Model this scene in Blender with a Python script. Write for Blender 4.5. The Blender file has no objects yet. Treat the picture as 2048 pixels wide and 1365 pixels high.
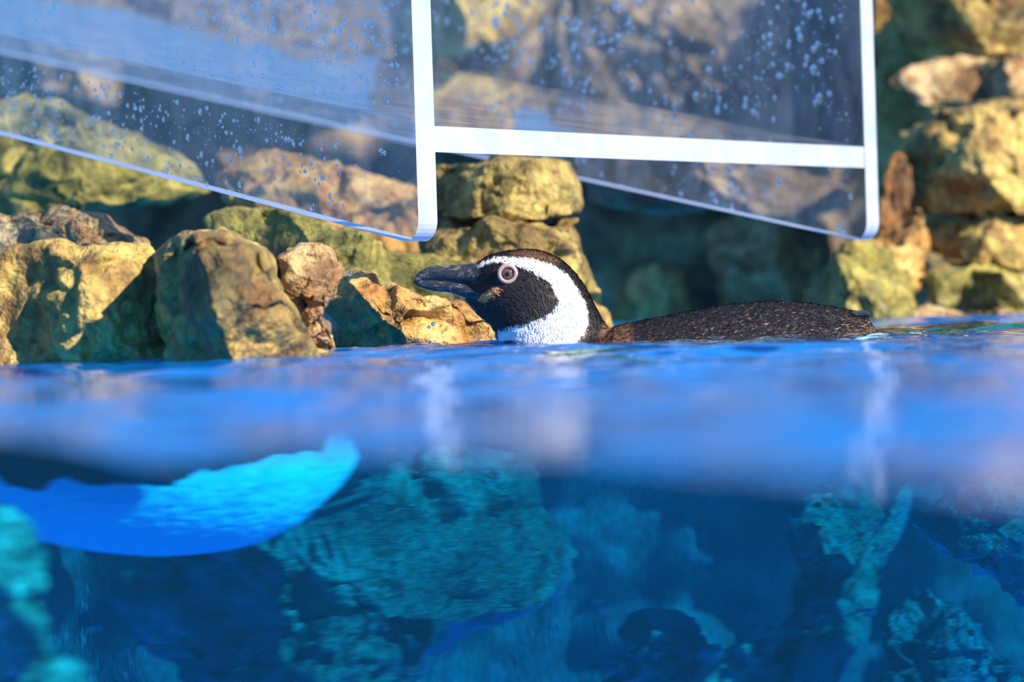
import bpy, bmesh, math, random
import numpy as np
from mathutils import Vector, Matrix

sc = bpy.context.scene
COL = sc.collection

# ------------------------------------------------------------------ camera
FPX = 5690.0                      # focal length in pixels of the 2048x1365 frame (100 mm lens)
EYE = np.array([0.0, 0.0, 0.0401])  # eye 4 cm above the pool surface (z = 0)
ROLL, PITCH = math.radians(1.8), math.atan((682.5 - 600.0) / FPX)
FOCUS = 2.45
cp, sp = math.cos(PITCH), math.sin(PITCH)
FWD = np.array([0, cp, -sp]); U0 = np.array([0, sp, cp]); X0 = np.array([1.0, 0, 0])
RGT = math.cos(ROLL) * X0 - math.sin(ROLL) * U0
UPV = math.sin(ROLL) * X0 + math.cos(ROLL) * U0
cam_data = bpy.data.cameras.new('camera')
cam = bpy.data.objects.new('camera', cam_data); COL.objects.link(cam)
cam_data.sensor_width = 36.0
cam_data.lens = FPX / 2048 * 36.0
cam_data.clip_start = 0.02
m = Matrix.Identity(4)
for i in range(3):
    m[i][0], m[i][1], m[i][2], m[i][3] = RGT[i], UPV[i], -FWD[i], EYE[i]
cam.matrix_world = m
cam_data.dof.use_dof = True
cam_data.dof.focus_distance = FOCUS
cam_data.dof.aperture_fstop = 5.8
cam_data.dof.aperture_blades = 0
sc.camera = cam

# ------------------------------------------------------------------ sky, sun, exposure
world = bpy.data.worlds.new('sky'); sc.world = world
world.use_nodes = True
wn = world.node_tree.nodes; wl = world.node_tree.links
wn.clear()
w_out = wn.new('ShaderNodeOutputWorld'); w_bg = wn.new('ShaderNodeBackground')
w_tc = wn.new('ShaderNodeTexCoord'); w_sep = wn.new('ShaderNodeSeparateXYZ'); w_ramp = wn.new('ShaderNodeValToRGB')
wl.new(w_tc.outputs['Generated'], w_sep.inputs[0]); wl.new(w_sep.outputs[2], w_ramp.inputs[0])
w_ramp.color_ramp.elements[0].position = 0.0; w_ramp.color_ramp.elements[0].color = (0.14, 0.50, 1.0, 1)
w_ramp.color_ramp.elements[1].position = 0.6; w_ramp.color_ramp.elements[1].color = (0.04, 0.31, 0.95, 1)
wl.new(w_ramp.outputs[0], w_bg.inputs[0]); w_bg.inputs[1].default_value = 0.72
wl.new(w_bg.outputs[0], w_out.inputs[0])

sun_d = bpy.data.lights.new('sun_offscreen', 'SUN'); sun_d.energy = 9.0; sun_d.angle = math.radians(0.6)
sun_d.color = (1.0, 0.87, 0.68)
sun = bpy.data.objects.new('sun_offscreen', sun_d); COL.objects.link(sun)
SUN_DIR = Vector((0.80, -0.58, 0.62)).normalized()      # towards the sun
sun.rotation_euler = SUN_DIR.to_track_quat('Z', 'Y').to_euler()
sun.location = (2, -2, 4)

sc.view_settings.view_transform = 'Standard'
sc.view_settings.look = 'None'
sc.view_settings.gamma = 1.0
sc.view_settings.use_curve_mapping = False
sc.view_settings.exposure = 0.32
sc.cycles.use_denoising = True
sc.cycles.max_bounces = 7
sc.cycles.diffuse_bounces = 3
sc.cycles.glossy_bounces = 3
sc.cycles.caustics_reflective = False
sc.cycles.caustics_refractive = True
sc.cycles.adaptive_threshold = 0.04
sc.cycles.transparent_max_bounces = 24
sc.cycles.transmission_bounces = 8
sc.cycles.volume_bounces = 1
sc.cycles.sample_clamp_indirect = 4.0

# ------------------------------------------------------------------ measuring helpers
def ray(x, y):
    return FWD + RGT * (x - 1024) / FPX + UPV * (682.5 - y) / FPX
def at(x, y, D):                   # the point at depth D seen in direction (x, y)
    d = ray(x, y); return EYE + d * (D / d[1])
def proj(P):
    v = np.asarray(P, float) - EYE; z = v @ FWD
    return np.stack([1024 + FPX * (v @ RGT) / z, 682.5 - FPX * (v @ UPV) / z], -1)

# the viewing window stands oblique to the line of sight; its inner side is wet
WIN_A = np.array([-0.1526, 0.8424, 0.0])
WIN_ANG = math.radians(48.5)
WT = np.array([math.cos(WIN_ANG), -math.sin(WIN_ANG), 0])      # along the window
WN = np.array([math.sin(WIN_ANG), math.cos(WIN_ANG), 0])       # into the pool
def under(x, y, D):                # as at(), but through the window and refracted by the water
    d = ray(x, y); d = d / np.linalg.norm(d)
    P = EYE + d * (((WIN_A - EYE) @ WN) / (d @ WN))
    c = d @ WN; eta = 1 / 1.333
    r = eta * d + (math.sqrt(1 - eta ** 2 * (1 - c * c)) - eta * c) * WN
    return P + r * ((D - P[1]) / r[1])

# ------------------------------------------------------------------ numpy noise
def _hash(ix, iy, iz, seed):
    h = (ix * 374761393 + iy * 668265263 + iz * 2147483647 + seed * 1274126177) & 0xffffffff
    h = ((h ^ (h >> 13)) * 1274126177) & 0xffffffff
    h = h ^ (h >> 16)
    return (h & 0xffff) / 32767.5 - 1.0
def vnoise(P, seed=0):
    P = np.asarray(P, float); f0 = np.floor(P).astype(np.int64); t = P - f0
    t = t * t * t * (t * (t * 6 - 15) + 10)
    out = 0
    for dx in (0, 1):
        wx = t[..., 0] if dx else 1 - t[..., 0]
        for dy in (0, 1):
            wy = t[..., 1] if dy else 1 - t[..., 1]
            for dz in (0, 1):
                wz = t[..., 2] if dz else 1 - t[..., 2]
                out = out + wx * wy * wz * _hash(f0[..., 0] + dx, f0[..., 1] + dy, f0[..., 2] + dz, seed)
    return out
def fbm(P, octv=4, seed=0, gain=0.5, ridged=False):
    P = np.asarray(P, float); a = 1.0; s = 0; k = 0
    for o in range(octv):
        n = vnoise(P * (2.03 ** o) + o * 17.3, seed + o)
        if ridged: n = 1 - 2 * np.abs(n)
        s = s + a * n; k += a; a *= gain
    return s / k

# ------------------------------------------------------------------ object helpers
def mesh_obj(name, verts, faces, mats, parent=None, smooth=True, mat_idx=None):
    me = bpy.data.meshes.new(name)
    me.from_pydata([tuple(map(float, v)) for v in verts], [], [tuple(map(int, f)) for f in faces])
    for mt in (mats if isinstance(mats, (list, tuple)) else [mats]): me.materials.append(mt)
    if mat_idx is not None: me.polygons.foreach_set('material_index', list(mat_idx))
    me.polygons.foreach_set('use_smooth', [smooth] * len(me.polygons))
    me.update()
    o = bpy.data.objects.new(name, me); COL.objects.link(o)
    if parent is not None: o.parent = parent
    return o
def tag(o, label=None, cat=None, group=None, kind=None):
    if label: o['label'] = label
    if cat: o['category'] = cat
    if group: o['group'] = group
    if kind: o['kind'] = kind
    return o
def empty(name, loc):
    o = bpy.data.objects.new(name, None); COL.objects.link(o); o.location = tuple(loc)
    o.empty_display_size = 0.05
    return o
def adopt(child, parent):          # parent a mesh whose vertices are in world coordinates
    child.parent = parent
    child.matrix_parent_inverse = Matrix.Translation(Vector(parent.location)).inverted()
    return child
def float_attr(o, name, arr):
    a = o.data.attributes.new(name, 'FLOAT', 'POINT'); a.data.foreach_set('value', np.asarray(arr, np.float32))
def grid_faces(nr, nc, wrap=False, off=0):
    r = np.arange(nr - 1)[:, None]; c = np.arange(nc if wrap else nc - 1)[None, :]
    c2 = (c + 1) % nc
    q = np.stack([r * nc + c, r * nc + c2, (r + 1) * nc + c2, (r + 1) * nc + c], -1).reshape(-1, 4)
    return q + off

# ------------------------------------------------------------------ node helpers
def material(name):
    mt = bpy.data.materials.new(name); mt.use_nodes = True
    nt = mt.node_tree; nt.nodes.clear()
    out = nt.nodes.new('ShaderNodeOutputMaterial')
    return mt, nt, out
def N(nt, typ, **kw):
    n = nt.nodes.new(typ)
    for k, v in kw.items():
        if k in n.inputs: n.inputs[k].default_value = v
        else: setattr(n, k, v)
    return n
def ramp(nt, src, stops, interp='LINEAR'):
    r = nt.nodes.new('ShaderNodeValToRGB'); r.color_ramp.interpolation = interp
    el = r.color_ramp.elements
    while len(el) < len(stops): el.new(0.5)
    for e, (p, c) in zip(el, stops):
        e.position = p; e.color = (*c, 1) if len(c) == 3 else c
    nt.links.new(src, r.inputs[0])
    return r.outputs[0]
def mix(nt, fac, a, b, blend='MIX'):
    n = nt.nodes.new('ShaderNodeMix'); n.data_type = 'RGBA'; n.blend_type = blend
    for sock, v in ((n.inputs[0], fac), (n.inputs[6], a), (n.inputs[7], b)):
        if hasattr(v, 'links'): nt.links.new(v, sock)
        else: sock.default_value = v if not isinstance(v, tuple) else (*v, 1) if len(v) == 3 else v
    return n.outputs[2]
def math_n(nt, op, a, b=0.0, clamp=False):
    n = nt.nodes.new('ShaderNodeMath'); n.operation = op; n.use_clamp = clamp
    for i, v in enumerate((a, b)):
        if hasattr(v, 'links'): nt.links.new(v, n.inputs[i])
        else: n.inputs[i].default_value = v
    return n.outputs[0]
def noise(nt, vec, scale, detail=4, rough=0.55, dist=0.0):
    n = N(nt, 'ShaderNodeTexNoise'); n.inputs['Scale'].default_value = scale
    n.inputs['Detail'].default_value = detail; n.inputs['Roughness'].default_value = rough
    n.inputs['Distortion'].default_value = dist
    if vec is not None: nt.links.new(vec, n.inputs['Vector'])
    return n.outputs['Fac']
def outer_fresnel(nt, ior, normal=None, gain=1.0):      # reflection on the outer side only
    fr = N(nt, 'ShaderNodeFresnel'); fr.inputs['IOR'].default_value = ior
    if normal is not None: nt.links.new(normal, fr.inputs['Normal'])
    g_ = N(nt, 'ShaderNodeNewGeometry')
    return math_n(nt, 'MULTIPLY', math_n(nt, 'MULTIPLY', fr.outputs[0], gain), math_n(nt, 'SUBTRACT', 1.0, g_.outputs['Backfacing']))
def plain(name, col, rough=0.6, **kw):
    mt, nt, out = material(name)
    b = N(nt, 'ShaderNodeBsdfPrincipled')
    b.inputs['Base Color'].default_value = (*col, 1); b.inputs['Roughness'].default_value = rough
    for k, v in kw.items(): b.inputs[k.replace('_', ' ')].default_value = v
    nt.links.new(b.outputs[0], out.inputs[0])
    return mt

def rock_material(name, c_dark, c_mid, c_light, c_stain, scale=1.0, seed=0.0):
    mt, nt, out = material(name); L = nt.links
    tc = N(nt, 'ShaderNodeNewGeometry'); pos = tc.outputs['Position']
    mp = N(nt, 'ShaderNodeMapping'); L.new(pos, mp.inputs[0]); mp.inputs['Location'].default_value = (seed, seed * 1.7, seed * .6)
    v = mp.outputs[0]
    n1 = noise(nt, v, 7 * scale, 4, 0.62, 0.6); n2 = noise(nt, v, 26 * scale, 4, 0.62, 0.5); n3 = noise(nt, v, 110 * scale, 3, 0.6); n4 = noise(nt, v, 330 * scale, 2, 0.6)
    base = ramp(nt, n1, [(0.36, c_dark), (0.48, c_mid), (0.62, c_light), (0.76, c_mid)])
    st = ramp(nt, n2, [(0.46, (0, 0, 0)), (0.62, (1, 1, 1))])
    col = mix(nt, math_n(nt, 'MULTIPLY', st, 0.75), base, c_stain)
    sp_ = ramp(nt, n3, [(0.33, (0.25, 0.25, 0.25)), (0.56, (1, 1, 1))])
    col = mix(nt, 0.75, col, sp_, 'MULTIPLY')
    b = N(nt, 'ShaderNodeBsdfPrincipled'); L.new(col, b.inputs['Base Color'])
    # wet towards the pool
    sep = N(nt, 'ShaderNodeSeparateXYZ'); L.new(pos, sep.inputs[0])
    zz = math_n(nt, 'ADD', sep.outputs[2], math_n(nt, 'MULTIPLY', n2, 0.05))
    mr = N(nt, 'ShaderNodeMapRange'); mr.inputs[1].default_value = 0.03; mr.inputs[2].default_value = 0.08
    mr.inputs[3].default_value = 0.28; mr.inputs[4].default_value = 0.72; L.new(zz, mr.inputs[0]); L.new(mr.outputs[0], b.inputs['Roughness'])
    h = math_n(nt, 'ADD', math_n(nt, 'MULTIPLY', n2, 0.7), math_n(nt, 'ADD', math_n(nt, 'MULTIPLY', n3, 0.38), math_n(nt, 'MULTIPLY', n4, 0.16)))
    bp = N(nt, 'ShaderNodeBump'); bp.inputs['Strength'].default_value = 1.0; bp.inputs['Distance'].default_value = 0.012
    L.new(h, bp.inputs['Height']); L.new(bp.outputs[0], b.inputs['Normal'])
    L.new(b.outputs[0], out.inputs[0])
    return mt

ROCK = {
 'olive': rock_material('rock_olive', (.075, .060, .018), (.36, .26, .060), (.62, .46, .13), (.17, .075, .018), 1.0, 0.0),
 'ochre': rock_material('rock_ochre', (.13, .058, .016), (.46, .27, .060), (.70, .48, .16), (.30, .11, .020), 1.15, 3.1),
 'tan': rock_material('rock_tan', (.16, .085, .035), (.46, .31, .13), (.70, .52, .27), (.30, .14, .045), 1.3, 7.7),
 'green': rock_material('rock_green', (.045, .048, .012), (.26, .225, .04), (.50, .42, .10), (.085, .085, .018), 1.0, 12.4),
 'dull': rock_material('rock_dull', (.05, .038, .025), (.17, .125, .07), (.32, .245, .145), (.10, .068, .04), .9, 27.0),
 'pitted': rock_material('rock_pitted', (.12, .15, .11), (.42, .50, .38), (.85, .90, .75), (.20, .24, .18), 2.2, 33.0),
 'reef': rock_material('rock_submerged', (.05, .062, .045), (.12, .15, .105), (.30, .355, .27), (.085, .105, .08), 1.1, 21.4),
}

# ------------------------------------------------------------------ pool shell (the setting)
def slab(name, P0, P1, mat, **kw):
    x0, y0, z0 = P0; x1, y1, z1 = P1
    v = [(x0,y0,z0),(x1,y0,z0),(x1,y1,z0),(x0,y1,z0),(x0,y0,z1),(x1,y0,z1),(x1,y1,z1),(x0,y1,z1)]
    f = [(3,2,1,0),(4,5,6,7),(0,1,5,4),(1,2,6,5),(2,3,7,6),(3,0,4,7)]
    return mesh_obj(name, v, f, mat, smooth=False)
POOL_Z = -0.60
mt, nt, out = material('pool_paint')
b = N(nt, 'ShaderNodeBsdfPrincipled'); g = N(nt, 'ShaderNodeNewGeometry')
nt.links.new(ramp(nt, noise(nt, g.outputs['Position'], 5, 5), [(.3, (.05, .45, .85)), (.7, (.10, .56, .93))]), b.inputs['Base Color'])
b.inputs['Roughness'].default_value = .7; nt.links.new(b.outputs[0], out.inputs[0])
M_PAINT = mt
tag(slab('floor', (-2.6, 0.1, POOL_Z - .08), (3.2, 6.2, POOL_Z), M_PAINT), 'light blue painted floor of the pool', kind='structure')

# back wall of rough rock, above and below the water, as one relief
def relief_wall(name, x0, x1, z0, z1, depth_fn, nx, nz, mat, thick=.25):
    xs = np.linspace(x0, x1, nx); zs = np.linspace(z0, z1, nz)
    X, Z = np.meshgrid(xs, zs)
    P = np.stack([X, np.zeros_like(X), Z], -1)
    Y = depth_fn(X, Z, P)
    front = np.stack([X, Y, Z], -1).reshape(-1, 3)
    back = np.stack([X, np.full_like(X, Y.max() + thick), Z], -1).reshape(-1, 3)
    f = grid_faces(nz, nx); n = nx * nz
    fb = grid_faces(nz, nx, off=n)[:, ::-1]
    idx = np.arange(n).reshape(nz, nx); rim = []
    for a in (idx[0, ::-1], idx[-1, :], idx[:, 0], idx[::-1, -1]):
        for i in range(len(a) - 1): rim.append((a[i], a[i + 1], a[i + 1] + n, a[i] + n))
    return mesh_obj(name, np.vstack([front, back]), list(map(tuple, f)) + list(map(tuple, fb)) + rim, mat)
def wall_depth(X, Z, P):
    return 5.3 + .10 * Z + .22 * fbm(P * 2.2, 4, 5) + .10 * fbm(P * 5.5, 4, 9, ridged=True)
wb = relief_wall('wall_back', -2.2, 2.6, POOL_Z - .05, .66, wall_depth, 190, 70, ROCK['dull'])
tag(wb, 'rough brown rock wall closing off the back of the pool', kind='structure')

# ------------------------------------------------------------------ rocks
def outline_radii(poly, c, nA):
    poly = np.asarray(poly, float); ang = np.linspace(0, 2 * np.pi, nA, endpoint=False); rad = np.zeros(nA)
    for k, a in enumerate(ang):
        d = np.array([math.cos(a), math.sin(a)]); best = 0
        for i in range(len(poly)):
            p, q = poly[i] - c, poly[(i + 1) % len(poly)] - c; e = q - p
            den = d[0] * e[1] - d[1] * e[0]
            if abs(den) < 1e-9: continue
            t = (p[0] * e[1] - p[1] * e[0]) / den; u = (p[0] * d[1] - p[1] * d[0]) / den
            if t > 0 and -1e-6 <= u <= 1 + 1e-6: best = max(best, t)
        rad[k] = best
    k = np.array([1, 2, 1.]); k /= k.sum()
    rad = np.convolve(np.concatenate([rad[-1:], rad, rad[:1]]), k, 'valid')
    return ang, rad
ROCK_N = [0]
def rock(label, poly, D, B, mat, facets=None, lean=.55, rough=.015, mapping=at, nR=52, nA=150, center=None, nf=11, group=None, thick=None, px_scale=None):
    """a boulder with the given outline at depth D: facetted front bulging B towards the viewer, closed rounded back"""
    ROCK_N[0] += 1; seed = ROCK_N[0] * 7
    rnd = random.Random(seed)
    poly = np.asarray(poly, float)
    c = np.array(center if center else poly.mean(0), float)
    ang, rad = outline_radii(poly, c, nA)
    rr = np.linspace(0, 1, nR) ** .8
    k = (px_scale or D) / FPX
    ext = rad.mean()
    if facets is None:
        facets = []
        pass
    facets = [(*f_, 0.0) for f_ in facets]
    for i in range(nf):                                  # chipped corners
        a = rnd.uniform(0, 2 * np.pi); s = rnd.uniform(.45, 1.7); o = rnd.uniform(.15, .85) * ext
        facets.append((c[0] + math.cos(a) * o, c[1] + math.sin(a) * o, math.cos(a) * s, -math.sin(a) * s, rnd.uniform(0, .45) * B * o / ext))
    rows = []; y0 = poly[:, 1].max()
    xy = c[None, None, :] + rr[:, None, None] * rad[None, :, None] * np.stack([np.cos(ang), np.sin(ang)], -1)[None]
    x, y = xy[..., 0], xy[..., 1]
    wob = np.stack([x * k, y * k, np.full_like(x, seed)], -1)
    hgt = np.full(x.shape, B)
    for (fx, fy, sx, sy, f0) in facets:      # convex facets
        pl = B - f0 - ((x - fx) * k * sx + (fy - y) * k * sy) + .12 * B * fbm(wob * 16 + fx, 2, seed + 3)
        hgt = np.minimum(hgt, pl)
    edge = B * 1.6 * np.sqrt(np.clip(1 - rr ** 3, 0, 1))[:, None]
    hgt = np.minimum(hgt, edge)
    hgt = np.maximum(hgt, .25 * B * np.sqrt(np.clip(1 - rr ** 2, 0, 1))[:, None]) * np.clip((1 - rr[:, None]) * 14, 0, 1)
    dep = D + lean * np.clip(y0 - y, 0, 1e9) * k - hgt
    th = thick or max(B, .6 * ext * k)
    nb = 12; rb = np.linspace(1, 0, nb)[1:]
    xyb = c[None, None, :] + rb[:, None, None] * rad[None, :, None] * np.stack([np.cos(ang), np.sin(ang)], -1)[None]
    depb = D + lean * np.clip(y0 - xyb[..., 1], 0, 1e9) * k + th * np.sqrt(1 - rb ** 2)[:, None]
    XY = np.concatenate([xy, xyb]).reshape(-1, 2); DD = np.concatenate([dep, depb]).reshape(-1)
    V = np.array([mapping(a_, b_, d_) for (a_, b_), d_ in zip(XY, DD)])
    nrow = nR + nb - 1
    F = [tuple(q) for q in grid_faces(nrow, nA, wrap=True)]
    o = mesh_obj('rock', V, F, ROCK[mat])
    bm = bmesh.new(); bm.from_mesh(o.data); bmesh.ops.remove_doubles(bm, verts=bm.verts, dist=1e-6)
    bmesh.ops.recalc_face_normals(bm, faces=bm.faces); bm.normal_update()
    P = np.array([v.co for v in bm.verts]); NN = np.array([v.normal for v in bm.verts])
    Pw = P + .02 * np.stack([vnoise(P * 14, seed + 40 + i_) for i_ in range(3)], -1)
    disp = rough * (.55 * fbm(Pw * 10, 3, seed) - .9 * np.clip(fbm(Pw * np.array([13, 13, 18]), 3, seed + 5, ridged=True) - .25, 0, 1) * 1.6 + .5 * fbm(P * 45, 3, seed + 8))
    P = P + NN * disp[:, None]
    for v, p in zip(bm.verts, P): v.co = p
    bm.to_mesh(o.data); bm.free(); o.data.polygons.foreach_set('use_smooth', [True] * len(o.data.polygons)); o.data.update()
    # origin at the base of the boulder
    base = Vector((float(P[:, 0].mean()), float(P[:, 1].mean()), float(P[:, 2].min())))
    o.data.transform(Matrix.Translation(-base)); o.location = base
    tag(o, label, 'rock', group)
    return o

# --- above the water, beside and behind the penguin
rock('olive boulder with a smooth sunlit crown and one dark flank, beside the ridged boulder',
     [(-90,505),(60,487),(180,490),(300,498),(345,530),(340,600),(350,680),(360,800),(100,810),(-90,810)], 2.20, .05, 'olive',
     facets=[(120,540,-.1,1.2),(170,560,.8,.1),(80,600,-.9,-.1),(200,640,.4,-.5)], lean=.25, nf=7)
rock('ridged olive boulder, one face dark and one slope sunlit, rising from the water',
     [(300,505),(335,466),(400,450),(460,452),(530,490),(580,560),(620,640),(665,700),(690,790),(320,800),(305,640)], 2.19, .17, 'olive',
     facets=[(430,600,-2.1,-.7),(430,600,.5,.2),(420,462,.05,1.6)], center=(440,610), lean=.3, nf=5)
rock('small broken tan stones wedged between two yellowish boulders at the waterline',
     [(545,510),(600,482),(660,500),(695,540),(670,590),(660,650),(690,770),(600,780),(575,650),(560,580)], 2.29, .06, 'tan', rough=.02, lean=.3)
rock('yellow ochre boulder at the waterline behind the penguin bill',
     [(610,590),(640,548),(720,533),(790,560),(850,590),(920,600),(1000,640),(1040,720),(1030,790),(640,790),(650,690)], 2.62, .09, 'ochre',
     facets=[(760,600,.3,.9),(680,640,-.35,.2),(800,650,.5,-.1),(720,560,.2,1.4)], lean=.3)
rock('long olive shelf of rock sloping down behind the yellow ochre boulder',
     [(410,420),(470,398),(600,425),(760,470),(870,500),(950,520),(980,580),(960,640),(700,640),(560,560),(430,500)], 2.85, .09, 'green',
     center=(680,530), lean=.5, nf=7)
rock('squared olive block of rock under the clear slide floor',
     [(830,340),(870,318),(1000,312),(1140,318),(1158,360),(1168,435),(1100,448),(900,440),(830,430)], 3.05, .10, 'olive', lean=.2,
     facets=[(960,380,-.15,.3),(1120,380,1.3,.1),(1000,330,0,1.5),(1010,420,.1,-1.0)])
rock('tall olive rock with one steep edge standing behind the penguin head',
     [(830,460),(900,432),(960,428),(1165,430),(1182,500),(1207,580),(1226,650),(1235,760),(840,760),(820,560)], 3.0, .12, 'olive', lean=.2,
     facets=[(960,560,-.4,.2),(1130,560,1.2,.1),(1000,450,.1,1.3),(1060,500,.35,.1)])
rock('thin brown layered ledge lying above the smooth olive boulder',
     [(-90,432),(100,418),(200,428),(238,458),(300,470),(310,505),(100,512),(-90,512)], 2.75, .06, 'tan', rough=.018, lean=.6)
rock('mossy dark olive boulder seen beneath the nearer clear side panel of the slide',
     [(-120,180),(100,200),(260,260),(390,330),(430,385),(330,405),(230,415),(120,430),(0,440),(-120,440)], 3.35, .12, 'green', lean=.5)
rock('brown olive boulder behind the lower corner of the nearer clear side panel',
     [(420,345),(540,290),(700,330),(850,380),(900,470),(880,540),(700,510),(560,460),(440,430)], 3.35, .11, 'ochre', lean=.5)
rock('pale olive boulder high behind the slide beside the nearer upright edge',
     [(760,-120),(1060,-120),(1085,20),(1050,75),(940,108),(860,122),(780,100)], 4.65, .16, 'olive', lean=.3)
rock('dull brown boulder far behind the nearer clear side panel',
     [(270,-70),(500,-80),(720,-60),(800,80),(760,220),(600,290),(420,300),(320,200),(260,60)], 5.0, .2, 'dull', lean=.3)
rock('dull brown boulder leaning over the mossy boulder far behind the slide',
     [(-120,-80),(100,-90),(230,-70),(255,90),(240,230),(100,200),(-120,170)], 5.05, .2, 'dull', lean=.3)
rock('big tan brown boulder behind the farther clear side panel of the slide',
     [(1130,-70),(1500,-80),(1760,-60),(1790,60),(1770,240),(1700,330),(1400,345),(1240,290),(1120,180),(1080,40)], 4.95, .20, 'dull', lean=.3, nf=9)
rock('dim brown boulder low in the dark hollow behind the penguin back',
     [(1225,610),(1250,550),(1310,525),(1365,545),(1385,610),(1400,700),(1220,700)], 4.75, .10, 'ochre', lean=.3)
rock('rounded grey brown boulder in the dark hollow under the farther clear side panel',
     [(1400,470),(1480,420),(1580,430),(1640,480),(1640,560),(1600,640),(1560,700),(1460,700),(1440,600)], 4.85, .12, 'tan', lean=.3)
rock('overhanging brown rock roofing the hollow behind the slide',
     [(1130,300),(1250,260),(1420,300),(1600,330),(1720,380),(1680,430),(1560,440),(1420,420),(1300,430),(1180,410)], 4.05, .22, 'dull', lean=-.3)
rock('massive brown rock added behind the stacked stones of the bank, shading the hollow',
     [(1720,760),(1730,300),(1760,-120),(1900,-330),(2300,-380),(2500,100),(2500,760)], 4.55, .10, 'ochre', lean=.1, thick=.45, nf=5)  # added to block the sun from the hollow; also fills gaps in the bank
rock('leaning mossy green slab at the edge of the dark hollow',
     [(1610,660),(1640,560),(1672,490),(1740,468),(1800,520),(1830,600),(1850,740),(1600,740)], 3.55, .11, 'green',
     facets=[(1700,560,-1.6,.2),(1720,540,.5,.2),(1740,500,.2,1.0)], lean=.35)
rock('yellow green upright rock between the mossy slab and the layered stones',
     [(1745,430),(1780,320),(1815,300),(1850,420),(1866,560),(1850,740),(1770,740),(1742,560)], 3.70, .09, 'ochre', lean=.25)
rock('large smooth sunlit olive boulder above the layered stones',
     [(1775,370),(1795,270),(1850,210),(1960,198),(2170,200),(2330,260),(2350,400),(2200,440),(1960,440),(1840,432)], 3.8, .14, 'olive', lean=.4,
     nf=5, facets=[(1940,300,-.4,.5),(1960,330,.45,-.1),(1900,260,-.2,1.0)])
rock('broad flat topped olive boulder highest on the rock bank',
     [(1760,-140),(2100,-170),(2420,-130),(2460,60),(2300,118),(2000,120),(1860,126),(1780,70)], 4.3, .16, 'olive', lean=.4, nf=4,
     facets=[(1960,10,.45,.5),(1960,40,-.5,.1),(1960,60,.2,-.6)])
rock('flat brown stone squeezed under the highest boulder of the bank',
     [(1762,160),(1840,114),(2170,104),(2400,130),(2380,200),(2170,214),(1960,210),(1840,222)], 4.15, .10, 'tan', lean=.4, nf=4, facets=[(1950,150,.35,.5),(1900,160,-.6,.1)])
rock('flat layered olive stone with a dark joint above it',
     [(1835,455),(1890,433),(2150,430),(2280,446),(2300,530),(2150,548),(2000,545),(1870,525)], 3.75, .09, 'olive', lean=.4, nf=4, facets=[(1960,490,.35,.5),(1900,490,-.6,.1)])
rock('low mossy stone between the layered stone and the waterline',
     [(1845,530),(1960,536),(2150,534),(2330,560),(2400,650),(2150,650),(1980,640),(1860,620)], 3.65, .09, 'green', lean=.3, nf=4, facets=[(1960,590,.35,.5),(1900,590,-.6,.1)])
rock('pale wet tan stone lying at the waterline past the penguin tail',
     [(1740,640),(1800,618),(1900,615),(2020,622),(2200,620),(2420,640),(2460,740),(1740,740)], 3.5, .08, 'tan', lean=.3)

# --- under the water, seen through the window
G_UW = 'submerged rocks behind the viewing window'
def urock(label, poly, D, B, mat, **kw):
    kw.setdefault('px_scale', D * .8); kw.setdefault('lean', .2); kw.setdefault('rough', .02)
    return rock(label, poly, D, B, mat, mapping=under, group=G_UW, **kw)
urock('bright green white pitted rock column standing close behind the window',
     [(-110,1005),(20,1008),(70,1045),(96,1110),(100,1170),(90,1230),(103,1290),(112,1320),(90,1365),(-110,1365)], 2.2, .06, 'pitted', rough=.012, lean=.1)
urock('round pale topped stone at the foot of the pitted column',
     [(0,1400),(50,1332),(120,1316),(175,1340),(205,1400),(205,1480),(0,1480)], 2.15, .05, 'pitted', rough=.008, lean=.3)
urock('huge submerged teal boulder with rough ledges under the floating penguin',
     [(215,1170),(330,1090),(560,1030),(760,950),(900,880),(1060,885),(1075,970),(1130,1040),(1170,1110),(1165,1165),(1090,1215),(970,1250),(860,1320),(810,1460),(420,1460),(330,1340),(235,1250)], 2.95, .16, 'reef',
     center=(700,1150), nf=8, rough=.022, nR=70, nA=200)
urock('submerged ridge of teal rock leaning on the huge boulder',
     [(470,1350),(560,1262),(640,1225),(740,1228),(805,1290),(800,1460),(460,1460)], 2.75, .10, 'reef', rough=.025)
urock('submerged flat stone low between the huge boulder and the rock fin',
     [(1220,1310),(1290,1232),(1360,1238),(1430,1300),(1460,1460),(1200,1460)], 2.9, .10, 'reef', rough=.025)
urock('submerged broken block with a pale knob on its upper corner',
     [(1562,1030),(1610,990),(1650,940),(1720,950),(1770,1030),(1750,1120),(1700,1240),(1640,1330),(1560,1330),(1590,1200),(1600,1110)], 2.85, .12, 'reef', rough=.02)
urock('tall submerged rock fin slanting up to the surface',
     [(1740,1050),(1795,960),(1825,980),(1800,1080),(1760,1180),(1725,1280),(1680,1370),(1650,1470),(1480,1470),(1560,1370),(1660,1240),(1710,1130)], 2.65, .09, 'reef', rough=.016, center=(1690,1230))
urock('submerged mound of swirled pale rock at the base of the fin',
     [(1380,1400),(1440,1320),(1520,1255),(1600,1240),(1650,1300),(1640,1480),(1360,1480)], 2.7, .09, 'reef', rough=.025)
urock('submerged dark rock hanging near the surface beyond the tall fin',
     [(1820,1010),(1880,960),(2000,930),(2160,920),(2160,1290),(2040,1190),(1930,1130),(1860,1080)], 3.15, .12, 'reef', rough=.025)
urock('submerged rubbly slope of rock running down from the fin',
     [(1740,1230),(1820,1175),(1910,1205),(1990,1270),(2080,1350),(2080,1480),(1720,1480)], 2.95, .10, 'reef', rough=.028)

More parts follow.
